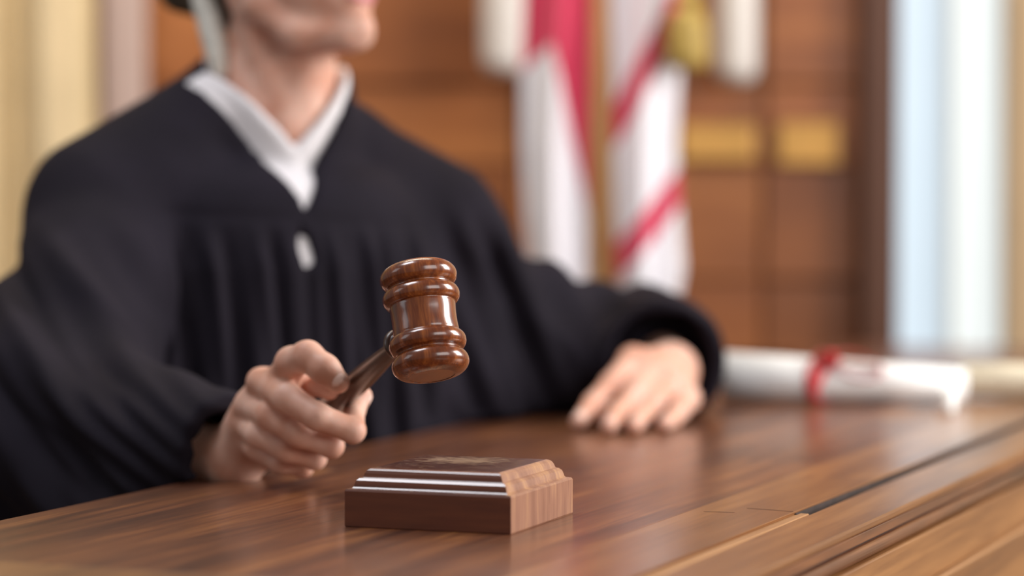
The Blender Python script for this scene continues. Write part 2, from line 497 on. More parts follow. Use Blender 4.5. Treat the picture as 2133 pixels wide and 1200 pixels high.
# wood panelled wall behind the judge, with boards as pieces
WL, WR = wx(195), wx(1862)
wall = empty('wall_back', ((WL + WR) / 2, WALL_D, 0)); tag(wall, kind='structure')
box('wall_core', (WL - (WL + WR) / 2, 0.02, 0), (WR - (WL + WR) / 2, 0.14, 2.9), M['wall'], wall)
zs = [0.0, 0.22, 0.44, wz(745), wz(585), wz(345), wz(175), wz(-60), wz(-300), wz(-560), wz(-820), wz(-1080), wz(-1340), 2.9]
stile_px = [195, 640, 1075, 1590, 1790]
for r in range(len(zs) - 1):
    for c in range(len(stile_px) - 1):
        x0 = wx(stile_px[c]) - (WL + WR) / 2; x1 = wx(stile_px[c + 1]) - (WL + WR) / 2
        box('wall_board', (x0 + 0.003, -0.004 * ((r + c) % 2), zs[r] + 0.002), (x1 - 0.003, 0.02, zs[r + 1] - 0.002), M['wall'], wall, 0.003, 1)
box('wall_post', (wx(1790) - (WL + WR) / 2, -0.05, 0), (WR - (WL + WR) / 2, 0.02, 2.9), M['wall_shaded'], wall, 0.004, 1)

# tan wall with the tall window to the right
WD2 = 4.75
rw = empty('wall_right', (wx(2000, WD2), WD2, 0)); tag(rw, kind='structure')
ox = wx(2000, WD2)
wl, wr = wx(1866, WD2), wx(2098, WD2)
box('wall_panel', (wr - ox, 0, 0), (wr - ox + 2.2, 0.12, 2.9), M['tan'], rw)
box('wall_panel', (wl - ox - 0.25, 0, 0), (wl - ox, 0.12, 2.9), M['tan'], rw)
box('wall_panel', (wl - ox, 0, 0), (wr - ox, 0.12, 0.35), M['tan'], rw)
box('wall_panel', (wl - ox, 0, 2.5), (wr - ox, 0.12, 2.9), M['tan'], rw)
win = empty('window_1', (ox, WD2 + 0.03, 0.35)); tag(win, kind='structure')
mx0, mx1 = wx(1976, WD2) - ox, wx(1992, WD2) - ox
box('window_frame', (wl - ox, -0.01, 0), (wl - ox + 0.006, 0.05, 2.15), M['frame_grey'], win)
box('window_frame', (wr - ox - 0.006, -0.01, 0), (wr - ox, 0.05, 2.15), M['frame_grey'], win)
box('window_mullion', (mx0, -0.01, 0), (mx1, 0.05, 2.15), M['frame_grey'], win)
box('window_frame', (wl - ox + 0.006, -0.01, 0), (wr - ox - 0.006, 0.05, 0.03), M['frame_grey'], win)
box('window_frame', (wl - ox + 0.006, -0.01, 2.12), (wr - ox - 0.006, 0.05, 2.15), M['frame_grey'], win)
box('pane', (wl - ox + 0.006, 0.018, 0.03), (mx0, 0.024, 2.12), M['glass_blue'], win)
box('pane', (mx1, 0.018, 0.03), (wr - ox - 0.006, 0.024, 2.12), M['glass_clear'], win)

# brass plaques on the wall
def plaque(px0, px1, py0, py1, label):
    x0, x1, z0, z1 = wx(px0), wx(px1), wz(py1), wz(py0)
    t = empty('brass_plaque', ((x0 + x1) / 2, WALL_D - 0.006, z0)); w = (x1 - x0) / 2
    box('plate', (-w, -0.008, 0), (w, 0.0, z1 - z0), M['brass'], t, 0.003, 2)
    box('raised_rim', (-w, -0.011, 0), (w, -0.008, 0.004), M['brass'], t)
    box('raised_rim', (-w, -0.011, z1 - z0 - 0.004), (w, -0.008, z1 - z0), M['brass'], t)
    tag(t, label, 'plaque', 'plaques on the wood wall')
plaque(1415, 1572, 258, 332, 'blurred brass plaque on the wood wall, nearer the flag')
plaque(1618, 1745, 255, 340, 'blurred brass plaque on the wood wall, nearer the window')

# frosted tube wall lights
def sconce(px, py_bot, w_px, label):
    x = wx(px); r = w_px / 2 / F_PX * WALL_D
    zb = wz(py_bot)
    t = empty('wall_light', (x, WALL_D - r - 0.03, zb))
    me = lathe_mesh('glass_tube', smooth_prof([(0, 0), (r * 0.55, 0.003), (r * 0.92, 0.016), (r, 0.04)], 4) + [(r, 0.46), (r * 0.9, 0.47), (0, 0.472)], 32)
    link('glass_tube', me, M['frosted'], t, True)
    box('wall_bracket', (-0.015, r * 0.9, 0.2), (0.015, r + 0.034, 0.26), M['brass'], t, 0.002, 1)
    me = lathe_mesh('top_cap', [(0, 0.472), (r * 1.05, 0.472), (r * 1.05, 0.49), (0, 0.50)], 32)
    link('top_cap', me, M['brass'], t)
    tag(t, label, 'wall light', 'tube wall lights')
sconce(1050, 160, 92, 'white tube wall light on the wood wall left of the flag')
sconce(1526, 178, 88, 'white tube wall light on the wood wall right of the flag')

# left window casing and cream curtain
cas = box('trim_1', (wx(214, 4.36), 4.36, 0), (wx(302, 4.36), 4.40, 2.9), M['casing'], None, 0.004, 1)
tag(cas, kind='structure')
lw = box('wall_left', (-3.9, 4.62, 0), (wx(230, 4.62), 4.72, 2.9), M['tan']); tag(lw, kind='structure')
def curtain():
    d = 4.25
    x0, x1 = wx(-420, d), wx(196, d)
    root = empty('curtain', ((x0 + x1) / 2, d, 0.02))
    nx, nz = 180, 24
    bm = bmesh.new(); g = []
    for j in range(nz + 1):
        z = 2.8 * j / nz
        row = []
        for i in range(nx + 1):
            u = i / nx
            x = x0 + (x1 - x0) * u
            ph = (x - wx(105, d)) / 0.112
            dep = 0.035 * math.cos(2 * math.pi * ph + 0.25 * math.sin(z * 1.3)) + 0.010 * math.cos(2 * math.pi * ph * 2.3 + 1)
            row.append(bm.verts.new((x - (x0 + x1) / 2 + 0.006 * math.sin(z * 2 + ph), -dep, z)))
        g.append(row)
    for j in range(nz):
        for i in range(nx):
            bm.faces.new((g[j][i], g[j][i + 1], g[j + 1][i + 1], g[j + 1][i]))
    o = from_bm('curtain_cloth', bm, M['curtain'], root, True)
    md = o.modifiers.new('thickness', 'SOLIDIFY'); md.thickness = 0.003
    rod = tube_mesh('curtain_rod', [((x0 - x1) / 2 - 0.05, 0, 2.82), ((x1 - x0) / 2 + 0.02, 0, 2.82)], 0.014, 12)
    link('curtain_rod', rod, M['brass'], root, True)
    tag(root, 'cream yellow curtain in soft vertical folds behind the person', 'curtain')
curtain()

# ================================================================== flag on its pole
def flag_material():
    m, nt, b = new_mat('flag_cloth')
    N = nt.nodes; L = nt.links
    uv = N.new('ShaderNodeUVMap'); uv.uv_map = 'cloth'
    sp = N.new('ShaderNodeSeparateXYZ'); L.new(uv.outputs[0], sp.inputs[0])
    fr = N.new('ShaderNodeMath'); fr.operation = 'FRACT'; L.new(sp.outputs['Y'], fr.inputs[0])
    gt = N.new('ShaderNodeMath'); gt.operation = 'GREATER_THAN'; gt.inputs[1].default_value = 0.5; L.new(fr.outputs[0], gt.inputs[0])
    nz = N.new('ShaderNodeTexNoise'); nz.inputs['Scale'].default_value = 300
    mx = N.new('ShaderNodeMix'); mx.data_type = 'RGBA'
    mx.inputs['A'].default_value = (0.78, 0.76, 0.81, 1); mx.inputs['B'].default_value = (0.60, 0.022, 0.085, 1)
    L.new(gt.outputs[0], mx.inputs['Factor'])
    cn = N.new('ShaderNodeMath'); cn.operation = 'GREATER_THAN'; cn.inputs[1].default_value = 0.5; L.new(sp.outputs['X'], cn.inputs[0])
    m2 = N.new('ShaderNodeMix'); m2.data_type = 'RGBA'; m2.inputs['B'].default_value = (0.02, 0.03, 0.14, 1)
    L.new(cn.outputs[0], m2.inputs['Factor']); L.new(mx.outputs['Result'], m2.inputs['A'])
    L.new(m2.outputs['Result'], b.inputs['Base Color'])
    b.inputs['Roughness'].default_value = 0.6; b.inputs['Sheen Weight'].default_value = 0.2
    bp = N.new('ShaderNodeBump'); bp.inputs['Strength'].default_value = 0.05; L.new(nz.outputs['Fac'], bp.inputs['Height']); L.new(bp.outputs['Normal'], b.inputs['Normal'])
    return m
M['flag'] = flag_material()

def flag():
    D = 3.95
    fx = lambda px: (px - 1066.5) / F_PX * D
    fz = lambda py: P(1066, py, D).z
    pole_x = fx(1252)
    root = empty('flag_on_pole', (pole_x, D, 0))
    # base, pole, finial
    link('pole_base', lathe_mesh('pole_base', [(0, 0), (0.15, 0), (0.15, 0.02), (0.12, 0.04), (0.04, 0.06), (0.03, 0.10), (0, 0.10)], 40), M['brass'], root, True)
    link('pole', lathe_mesh('pole', [(0, 0.05), (0.019, 0.05), (0.019, 2.35), (0, 2.35)], 20), M['pole'], root, True)
    link('finial', lathe_mesh('finial', smooth_prof([(0, 2.34), (0.03, 2.35), (0.012, 2.38), (0.03, 2.43), (0.012, 2.5), (0, 2.56)], 5), 20), M['brass'], root, True)
    # outlines in picture rows: (row, left, right) of each hanging fold
    rowsL = [(-900, 1190, 1250), (-500, 1130, 1250), (-150, 1100, 1243), (0, 1092, 1240), (150, 1086, 1236), (300, 1086, 1232), (450, 1094, 1236), (560, 1105, 1238), (680, 1130, 1240), (760, 1150, 1236)]
    rowsR = [(-900, 1254, 1300), (-500, 1254, 1420), (-150, 1262, 1470), (0, 1268, 1450), (150, 1274, 1415), (300, 1276, 1408), (450, 1280, 1416), (560, 1284, 1425), (640, 1300, 1410), (668, 1330, 1385)]
    def interp(rows, py):
        for a, b in zip(rows[:-1], rows[1:]):
            if py <= b[0]:
                t = (py - a[0]) / (b[0] - a[0])
                return a[1] + (b[1] - a[1]) * t, a[2] + (b[2] - a[2]) * t
        return rows[-1][1:]
    def stripeL(px, py):
        # red left of / above the white wedge and red along its right side
        # boundary 1: white begins below a line; boundary 2: white's right border
        right_b = 1150 + (py - 40) * 0.17
        top_b = 150 - (px - 1090) * 0.4
        if py < top_b: return (0.78 if px > 1112 else 0.7)
        if px > right_b: return 0.75
        return 0.25
    def stripeR(px, py):
        # diagonal bands: position across the bands
        s = (py + (px - 1290) * 1.75 + (px-1290)*0.0)
        # s in picture rows at px 1290; bands: white to 120, red 120..., white, red, white
        return s
    def build(name, rows, side):
        nu, nv = 60, 200
        top, bot = rows[0][0], rows[-1][0]
        bm = bmesh.new(); uvl = bm.loops.layers.uv.new('cloth')
        g = []; info = {}
        for j in range(nv + 1):
            py = top + (bot - top) * j / nv
            l, r = interp(rows, py)
            row = []
            for i in range(nu + 1):
                u = i / nu
                px = l + (r - l) * u
                bulge = 0.05 * math.sin(math.pi * u) + 0.012 * math.cos(2 * math.pi * (2.0 * u + py * 0.0006))
                v = bm.verts.new((fx(px) - pole_x, -bulge - 0.01 * side, fz(py)))
                if side < 0:
                    # left fold
                    q1 = py - (150 - (px - 1085) * 0.9)             # >0 below the red cap
                    q2 = px - (1150 + (py - 100) * 0.215)           # >0 right of the white wedge
                    q = min(q1 * 0.6, -q2)
                    uvv = 0.5 - max(-0.45, min(0.45, q / 60))
                else:
                    s = py + (px - 1290) * (2.0 - 0.75 * max(0.0, min(1.0, (py - 200) / 130.0)))
                    knots = [(-2000, 0.25), (120, 0.25), (195, 0.5), (235, 0.75), (285, 0.98), (330, 1.25), (460, 1.25), (500, 1.5), (535, 1.75), (575, 1.98), (640, 2.25), (800, 2.25), (835, 2.5), (1000, 2.75)]
                    uvv = knots[-1][1]
                    for a, b in zip(knots[:-1], knots[1:]):
                        if a[0] <= s <= b[0]:
                            uvv = a[1] + (b[1] - a[1]) * (s - a[0]) / (b[0] - a[0]); break
                info[v] = (1.0 if py < -420 and side > 0 else 0.0, uvv)
                row.append(v)
            g.append(row)
        for j in range(nv):
            for i in range(nu):
                f = bm.faces.new((g[j][i], g[j][i + 1], g[j + 1][i + 1], g[j + 1][i]))
                for lp in f.loops: lp[uvl].uv = info[lp.vert]
        o = from_bm(name, bm, M['flag'], root, True)
        md = o.modifiers.new('thickness', 'SOLIDIFY'); md.thickness = 0.002
        return o
    build('flag_cloth', rowsL, -1)
    build('flag_cloth', rowsR, 1)
    # gold tassel and fringe
    tz = fz(148)
    tx = fx(1424) - pole_x
    prof = smooth_prof([(0, 0), (0.026, 0.002), (0.031, 0.03), (0.026, 0.075), (0.012, 0.09), (0.02, 0.102), (0.012, 0.116), (0, 0.118)], 4)
    me = lathe_mesh('tassel', prof, 24)
    o = link('tassel', me, M['gold_cloth'], root, True); o.location = (tx, -0.075, tz)
    pts = [(tx, -0.075, tz + 0.115), (tx - 0.004, -0.07, tz + 0.35), (tx - 0.03, -0.05, tz + 0.7), (0.0, -0.017, 2.3)]
    link('tassel_cord', tube_mesh('tassel_cord', pts, 0.004, 8), M['gold_cloth'], root, True)
    tag(root, 'red and white striped flag draped from a standing wooden pole', 'flag')
flag()

# ================================================================== the bench (desk)
ANG = math.atan2(-0.377, 0.926)
NU = Vector((math.cos(ANG), math.sin(ANG), 0)); TU = Vector((-math.sin(ANG), math.cos(ANG), 0))
U0, UG, U1 = -1.070, -0.552, -0.490       # judge side edge, groove, outer edge
T0, T1 = 1.405, 4.0
OU, OT = -0.78, 2.2
bench = empty('judge_bench', tuple(NU * OU + TU * OT), ANG)
tag(bench, 'polished brown wooden bench top with moulded edge under the block', 'desk')
def bx(name, u0, u1, t0, t1, z0, z1, mat, bev=0.0, seg=2, par=None):
    cu, ct, cz = (u0 + u1) / 2, (t0 + t1) / 2, (z0 + z1) / 2
    hu, ht, hz = (u1 - u0) / 2, (t1 - t0) / 2, (z1 - z0) / 2
    o = box(name, (-hu, -ht, -hz), (hu, ht, hz), mat, par or bench, bev, seg)
    o.location = (cu - OU, ct - OT, cz)
    return o
Z = DESK_Z
TJ = 1.470                                     # joint of the cross band at the near end
nst = 7
us = [U0 + (UG - 0.0016 - U0) * k / nst for k in range(nst + 1)]
for k in range(nst):
    cuts = [TJ, 1.95 + 0.37 * ((k * 5) % 7) / 7 + 0.1, 2.65 + 0.4 * ((k * 3) % 7) / 7, 3.35 + 0.3 * ((k * 2) % 7) / 7, T1]
    for a, b in zip(cuts[:-1], cuts[1:]):
        bx('top_stave', us[k], us[k + 1], a, b, Z - 0.028, Z, M['desk_light'] if k == nst - 1 or (k == nst - 2 and a > 2.5) else M['desk'], 0.0003, 1)
bx('end_band', U0, UG, T0, TJ, Z - 0.028, Z, M['edge'], 0.0012, 2)
TGAP = 1.914
GW = 0.0100
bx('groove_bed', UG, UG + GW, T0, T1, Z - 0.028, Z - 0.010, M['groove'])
bx('inlay_strip', UG + 0.0028, UG + GW - 0.0003, T0, TGAP, Z - 0.0099, Z - 0.0008, M['inlay'], 0.0006, 1)
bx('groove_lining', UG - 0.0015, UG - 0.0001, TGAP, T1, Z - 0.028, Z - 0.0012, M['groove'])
bx('groove_lining', UG - 0.0015, UG - 0.0001, TJ, TGAP, Z - 0.028, Z - 0.0022, M['inlay'])
bx('edge_rail', UG + GW, U1, T0, T1, Z - 0.0072, Z - 0.0012, M['edge'], 0.0016, 3)
bx('rail_face', UG + GW, U1 - 0.0008, T0, T1, Z - 0.0150, Z - 0.0073, M['desk'], 0.0008, 2)
bx('shadow_fillet', UG + GW, U1 - 0.004, T0, T1, Z - 0.0168, Z - 0.0151, M['groove'])  # shade of the recess put into its dark colour
bx('bead_moulding', UG + GW, U1 + 0.001, T0, T1, Z - 0.028, Z - 0.0169, M['desk'], 0.0045, 4)
bx('fascia_board', UG, U1 + 0.004, T0, T1, Z - 0.066, Z - 0.0281, M['edge'], 0.0015, 2)
bx('fascia_board', UG, U1 + 0.009, T0, T1, Z - 0.070, Z - 0.0661, M['inlay'], 0.0012, 2)
bx('front_panel', UG, U1 + 0.002, T0 + 0.02, T1, 0.09, Z - 0.0701, M['edge'], 0.001, 1)
bx('plinth', UG - 0.005, U1 + 0.012, T0 + 0.015, T1, 0.0, 0.09, M['desk'], 0.002, 1)
bx('side_panel', U0 + 0.02, UG, T0 + 0.02, T0 + 0.045, 0.0, Z - 0.0281, M['desk'], 0.001, 1)
bx('side_panel', U0 + 0.02, UG, T1 - 0.03, T1 - 0.005, 0.0, Z - 0.0281, M['desk'], 0.001, 1)

# fine scratches in the varnish near the groove
def desk_pt(px, py):
    r = FW * F_PX + RT * (px - 1066.5) + UPV * (600.0 - py)
    return CAMP + r * ((DESK_Z - CAMP.z) / r.z)
def scratch(p0, p1, w):
    a, b = desk_pt(*p0), desk_pt(*p1)
    o = link('scratch', ribbon_mesh('scratch', [a, a.lerp(b, 0.4) + Vector((0.0004, 0.0006, 0)), b], (b - a).cross(Vector((0, 0, 1))), [w * 0.4, w, w * 0.5], 0.0003), M['groove'])
    o.parent = bench
    o.matrix_parent_inverse = (Matrix.Translation(bench.location) @ Matrix.Rotation(ANG, 4, 'Z')).inverted()
scratch((1556, 1059), (1652, 1066), 0.0012)
scratch((1466, 1066), (1530, 1068), 0.0009)

# ================================================================== sound block
def sound_block():
    C = P(717, 1100, 1.894); A = P(1063, 1117, 1.85); B = P(1194, 1072, 1.971)
    rot = math.atan2(A.y - C.y, A.x - C.x)
    w = math.hypot(A.x - C.x, A.y - C.y) / 2; dp = math.hypot(B.x - A.x, B.y - A.y) / 2
    cx, cy = (C.x + B.x) / 2, (C.y + B.y) / 2
    root = empty('sound_block', (cx, cy, DESK_Z), rot)
    tag(root, 'square mahogany sound block with stepped moulded rim on the bench', 'sound block')
    base_prof = [(0.0006, 0.0), (0, 0.001), (0, 0.0255), (0.0009, 0.0268)]
    mould = [(0.0009, 0.0268), (0.0040, 0.0274), (0.0048, 0.0282), (0.0053, 0.0302), (0.0062, 0.0326), (0.0080, 0.0342), (0.0098, 0.0348),
             (0.0103, 0.0358), (0.0108, 0.0375), (0.0120, 0.0394), (0.0136, 0.0406), (0.0152, 0.0410)]
    def shell(name, prof, cap_top, cap_bot, par):
        bm = bmesh.new(); rings = []
        for ins, z in prof:
            rings.append([bm.verts.new((sx * (w - ins), sy * (dp - ins), z)) for sx, sy in ((-1, -1), (1, -1), (1, 1), (-1, 1))])
        for a, b in zip(rings[:-1], rings[1:]):
            for k in range(4):
                f = bm.faces.new((a[k], a[(k + 1) % 4], b[(k + 1) % 4], b[k]))
                f.material_index = 1 if k in (1, 3) else 0
        if cap_bot: bm.faces.new(rings[0][::-1])
        if cap_top: bm.faces.new(rings[-1])
        return from_bm(name, bm, [M['block'], M['block_end']], par)
    shell('block_base', base_prof, True, True, root)
    shell('moulded_top', mould, True, False, root)
sound_block()

# ================================================================== gavel
HEAD_C = P(884, 668, 1.955)
tilt = math.radians(17)
ax_img = Vector((0.150, -0.9887))                # down the picture, leaning right
towards = -FW
AX = (RT * ax_img.x * math.cos(tilt) + UPV * ax_img.y * math.cos(tilt) + towards * math.sin(tilt)).normalized()   # to the striking face
hx, hy = -0.75, -0.66
k_ = -(AX.dot(RT) * hx + AX.dot(UPV) * hy) / AX.dot(towards)
HD = (RT * hx + UPV * hy + towards * k_).normalized()      # along the handle, away from the head
def gavel():
    root = empty('gavel', HEAD_C)
    L = 0.0850
    lip = [(0.0, 0.0004), (0.0155, 0.0004), (0.0165, 0.0), (0.0185, 0.0002), (0.0235, 0.0018), (0.0270, 0.0050), (0.0284, 0.0090), (0.0276, 0.0130), (0.0256, 0.0156), (0.0236, 0.0166)]
    lower = [(0.0232, 0.0178), (0.0240, 0.0187), (0.0264, 0.0196), (0.0280, 0.0224), (0.0284, 0.0250), (0.0278, 0.0278), (0.0260, 0.0302), (0.0244, 0.0309), (0.0242, 0.0316), (0.0243, 0.0330)]
    half = smooth_prof(lip, 4) + smooth_prof(lower, 4) + [(0.0239, 0.038), (0.0238, L / 2)]
    prof = half + [(r, L - z) for r, z in reversed(half[:-1])]
    prof = [(r, z - L / 2) for r, z in prof]
    me = lathe_mesh('gavel_head', prof, 96)
    h = link('gavel_head', me, M['gavel'], root, True)
    zax = -AX
    xax = HD.cross(zax).normalized(); yax = zax.cross(xax)
    h.rotation_mode = 'QUATERNION'
    h.rotation_quaternion = Matrix((xax, yax, zax)).transposed().to_quaternion()
    # handle
    hp = smooth_prof([(0.0075, 0.018), (0.0075, 0.046), (0.0072, 0.0505)], 3)
    hp = [(0, 0.018)] + hp + smooth_prof([(0.0078, 0.0530), (0.0106, 0.0540), (0.0118, 0.0565), (0.0106, 0.0592), (0.0072, 0.0602)], 4)
    hp += smooth_prof([(0.0062, 0.0612), (0.0063, 0.070), (0.0070, 0.085), (0.0085, 0.115), (0.0096, 0.150), (0.0098, 0.185), (0.0105, 0.222), (0.0088, 0.236), (0.0045, 0.2415), (0, 0.2425)], 5)
    me = lathe_mesh('gavel_handle', hp, 40)
    o = link('gavel_handle', me, M['handle'], root, True)
    o.rotation_mode = 'QUATERNION'; o.rotation_quaternion = HD.to_track_quat('Z', 'Y')
    tag(root, 'mahogany gavel with turned head held in the right hand above the block', 'gavel')
gavel()

# ================================================================== paper scrolls
def scroll(name, a, b, ra, rb, mat, turns=8.35, par=None):
    a, b = Vector(a), Vector(b)
    ax = (b - a).normalized(); up = Vector((0, 0, 1)); s = ax.cross(up).normalized(); up2 = s.cross(ax)
    bm = bmesh.new(); nseg = 260; g = []
    for e, (c, r) in enumerate(((a, ra), (a.lerp(b, 0.33), ra + (rb - ra) * 0.33), (a.lerp(b, 0.67), ra + (rb - ra) * 0.67), (b, rb))):
        row = []
        for k in range(nseg + 1):
            th = 2 * math.pi * turns * k / nseg + 0.8
            rr = r * (1 - 0.86 * (1 - k / nseg))
            row.append(bm.verts.new(c + s * (rr * math.cos(th)) + up2 * (rr * math.sin(th))))
        g.append(row)
    for r0, r1 in zip(g[:-1], g[1:]):
        for k in range(nseg):
            bm.faces.new((r0[k], r0[k + 1], r1[k + 1], r1[k]))
    o = from_bm(name, bm, mat, par, True)
    md = o.modifiers.new('thickness', 'SOLIDIFY'); md.thickness = 0.0012; md.offset = -1
    return o
def scrolls():
    a = P(1506, 796, 2.965); b = P(2010, 797, 2.965)
    ra, rb = 0.0290, 0.0190
    a.z = DESK_Z + ra + 0.001; b.z = DESK_Z + rb + 0.001
    base = empty('paper_scroll', (a + b) / 2 - Vector((0, 0, 0.022)))
    tag(base, 'rolled white paper scroll tied with a red ribbon on the bench', 'scroll')
    inv = base.location
    s = scroll('rolled_paper', a - inv, b - inv, ra, rb, M['paper'], par=base)
    ax = (b - a).normalized(); up = Vector((0, 0, 1)); sd = ax.cross(up).normalized()
    # red ribbon: slanted band, knot, loops and tails
    t = 0.43
    c = a.lerp(b, t) - inv; r = ra + (rb - ra) * t + 0.0018
    pts = []; 
    for k in range(41):
        th = 2 * math.pi * k / 40
        sl = -0.022 * math.cos(th) * (1 if sd.y < 0 else -1)
        pts.append(c + sd * (r * math.cos(th)) + up * (r * math.sin(th)) + ax * sl)
    rb_o = link('ribbon_band', ribbon_mesh('ribbon_band', pts, ax, 0.010, 0.0008), M['ribbon'], base, True)
    front = sd if sd.y < 0 else -sd
    k0 = c + up * (r * 0.92) + front * (r * 0.42) + ax * 0.002
    bmk = bmesh.new(); bmesh.ops.create_icosphere(bmk, subdivisions=2, radius=0.0105)
    o = from_bm('ribbon_knot', bmk, M['ribbon'], base, True); o.location = k0; o.scale = (1.1, 0.9, 0.9)
    def loop(sgn, ln, rise):
        pp = []
        for k in range(21):
            th = 2 * math.pi * k / 20
            pp.append(k0 + ax * (sgn * ln * (0.5 - 0.5 * math.cos(th))) + up * (rise * math.sin(th) - 0.010 * (0.5 - 0.5 * math.cos(th))) + front * 0.007)
        link('ribbon_loop', ribbon_mesh('ribbon_loop', pp, front, 0.014, 0.0008), M['ribbon'], base, True)
    loop(1, 0.056, 0.014); loop(-1, 0.022, 0.013)
    pp = [k0 + front * 0.004, k0 - ax * 0.008 + front * 0.012 - up * 0.012, k0 - ax * 0.016 + front * 0.018 - up * 0.026, k0 - ax * 0.024 + front * 0.024 - up * 0.042]
    link('ribbon_tail', ribbon_mesh('ribbon_tail', pp, ax, 0.008, 0.0008), M['ribbon'], base, True)
    # cream roll further right
    a2 = P(2003, 800, 3.02); b2 = P(2330, 800, 2.99)
    r2 = 0.0205
    a2.z = b2.z = DESK_Z + r2 + 0.001
    base2 = empty('paper_scroll', (a2 + b2) / 2 - Vector((0, 0, r2)))
    tag(base2, 'cream rolled paper at the right edge beside the ribboned scroll', 'scroll')
    scroll('rolled_paper', a2 - base2.location, b2 - base2.location, r2, r2, M['paper_cream'], par=base2)
    # loose white slip
    tip = P(1982, 866, 2.82); tip.z = DESK_Z + 0.001
    top = P(1978, 815, 2.95)
    n = 8; bm = bmesh.new(); g = []
    org = Vector(tip)
    for j in range(n + 1):
        f = j / n
        p = tip.lerp(top, f) - org; p.z += 0.010 * math.sin(math.pi * f)
        hw = 0.004 + 0.010 * f
        g.append([bm.verts.new(p + Vector((-hw, 0, 0.0))), bm.verts.new(p + Vector((0, -0.002, 0.003))), bm.verts.new(p + Vector((hw, 0.004, 0)))])
    for j in range(n):
        for k in range(2): bm.faces.new((g[j][k], g[j][k + 1], g[j + 1][k + 1], g[j + 1][k]))
    o = from_bm('paper_slip', bm, M['paper'], None, True); o.location = org
    md = o.modifiers.new('thickness', 'SOLIDIFY'); md.thickness = 0.0008
    tag(o, 'small curled white paper slip leaning between the two scrolls', 'paper')
scrolls()

# ================================================================== the person
zc = CAM_Z
def W(x, y, z): return (x, y, z + zc)
TC = np.array((-0.25, 2.70)); RA = np.array((0.866, 0.5)); FB = np.array((0.5, -0.866))
# ---- head frame
PHI = math.radians(52)
HF = np.array((math.sin(PHI), -math.cos(PHI), 0)); HS = np.array((math.cos(PHI), math.sin(PHI), 0))
tip_ = math.radians(4)
HFt = HF * math.cos(tip_) + np.array((0, 0, 1)) * math.sin(tip_)
HUt = np.array((0, 0, 1)) * math.cos(tip_) - HF * math.sin(tip_)
HC = np.array((-0.219, 2.685, zc + 0.242))
HAX = np.stack([HFt, HS, HUt])
def hl(f, s, u): return tuple(HC + HFt * f + HS * s + HUt * u)

def head_sdf(p):
    d = ell(p, hl(-0.012, 0, 0.03), (0.098, 0.077, 0.090), HAX)
    d = smin(d, ell(p, hl(0.030, 0, -0.030), (0.060, 0.060, 0.078), HAX), 0.02)
    for sg in (-1, 1):
        d = smin(d, cone(p, hl(-0.002, sg * 0.051, -0.067), hl(0.034, sg * 0.038, -0.097), 0.014, 0.0135), 0.014)
        d = smin(d, cone(p, hl(0.034, sg * 0.038, -0.097), hl(0.070, sg * 0.013, -0.099), 0.0135, 0.0150), 0.014)
        d = smin(d, cone(p, hl(-0.004, sg * 0.054, -0.015), hl(-0.002, sg * 0.050, -0.060), 0.016, 0.015), 0.018)
        d = smin(d, ell(p, hl(0.062, sg * 0.036, -0.020), (0.024, 0.022, 0.018), HAX), 0.018)
        d = smin(d, ell(p, hl(0.072, sg * 0.024, 0.021), (0.015, 0.022, 0.009), HAX), 0.012)
    d = smin(d, cone(p, hl(0.074, 0, -0.098), hl(0.080, 0, -0.093), 0.016, 0.0165), 0.012)
    d = smin(d, ell(p, hl(0.066, 0, -0.060), (0.025, 0.028, 0.026), HAX), 0.015)
    d = smin(d, cone(p, hl(0.084, 0, 0.006), hl(0.104, 0, -0.030), 0.007, 0.0095), 0.008)
    for sg in (-1, 1):
        d = smin(d, ell(p, hl(0.096, sg * 0.009, -0.034), (0.009, 0.007, 0.007), HAX), 0.005)
        d = smax(d, -(ell(p, hl(0.096, sg * 0.031, 0.002), (0.014, 0.018, 0.012), HAX)), 0.008)
        d = smin(d, ell(p, hl(0.0765, sg * 0.031, 0.001), (0.0138, 0.0155, 0.0135), HAX), 0.004)
        d = smax(d, -ell(p, hl(0.093, sg * 0.031, 0.0), (0.010, 0.0125, 0.0048), HAX), 0.001)
        ear = ell(p, hl(-0.010, sg * 0.074, -0.010), (0.019, 0.008, 0.031), HAX)
        ear = smax(ear, -ell(p, hl(-0.006, sg * 0.083, -0.008), (0.010, 0.006, 0.018), HAX), 0.004)
        d = smin(d, ear, 0.005)
    d = smin(d, ell(p, hl(0.088, 0, -0.0545), (0.008, 0.022, 0.0055), HAX), 0.005)
    d = smin(d, ell(p, hl(0.087, 0, -0.0655), (0.008, 0.020, 0.0065), HAX), 0.005)
    d = smax(d, -ell(p, hl(0.099, 0, -0.0598), (0.008, 0.024, 0.0012), HAX), 0.003)
    return d

def neck_sdf(p):
    d = cone(p, W(-0.240, 2.712, -0.02), W(-0.231, 2.708, 0.15), 0.064, 0.0545)
    # neck cords from behind the ear to the notch
    d = smin(d, cone(p, hl(-0.030, -0.050, -0.055), W(-0.214, 2.660, 0.035), 0.012, 0.007), 0.012)
    d = smin(d, cone(p, hl(-0.015, 0.055, -0.055), W(-0.204, 2.662, 0.035), 0.012, 0.006), 0.014)
    d = smin(d, cone(p, hl(0.030, 0, -0.084), W(-0.220, 2.676, 0.06), 0.018, 0.017), 0.02)
    return d

def ab(p):
    q = p[:, :2] - TC.astype(f32)
    return q @ RA.astype(f32), q @ FB.astype(f32)

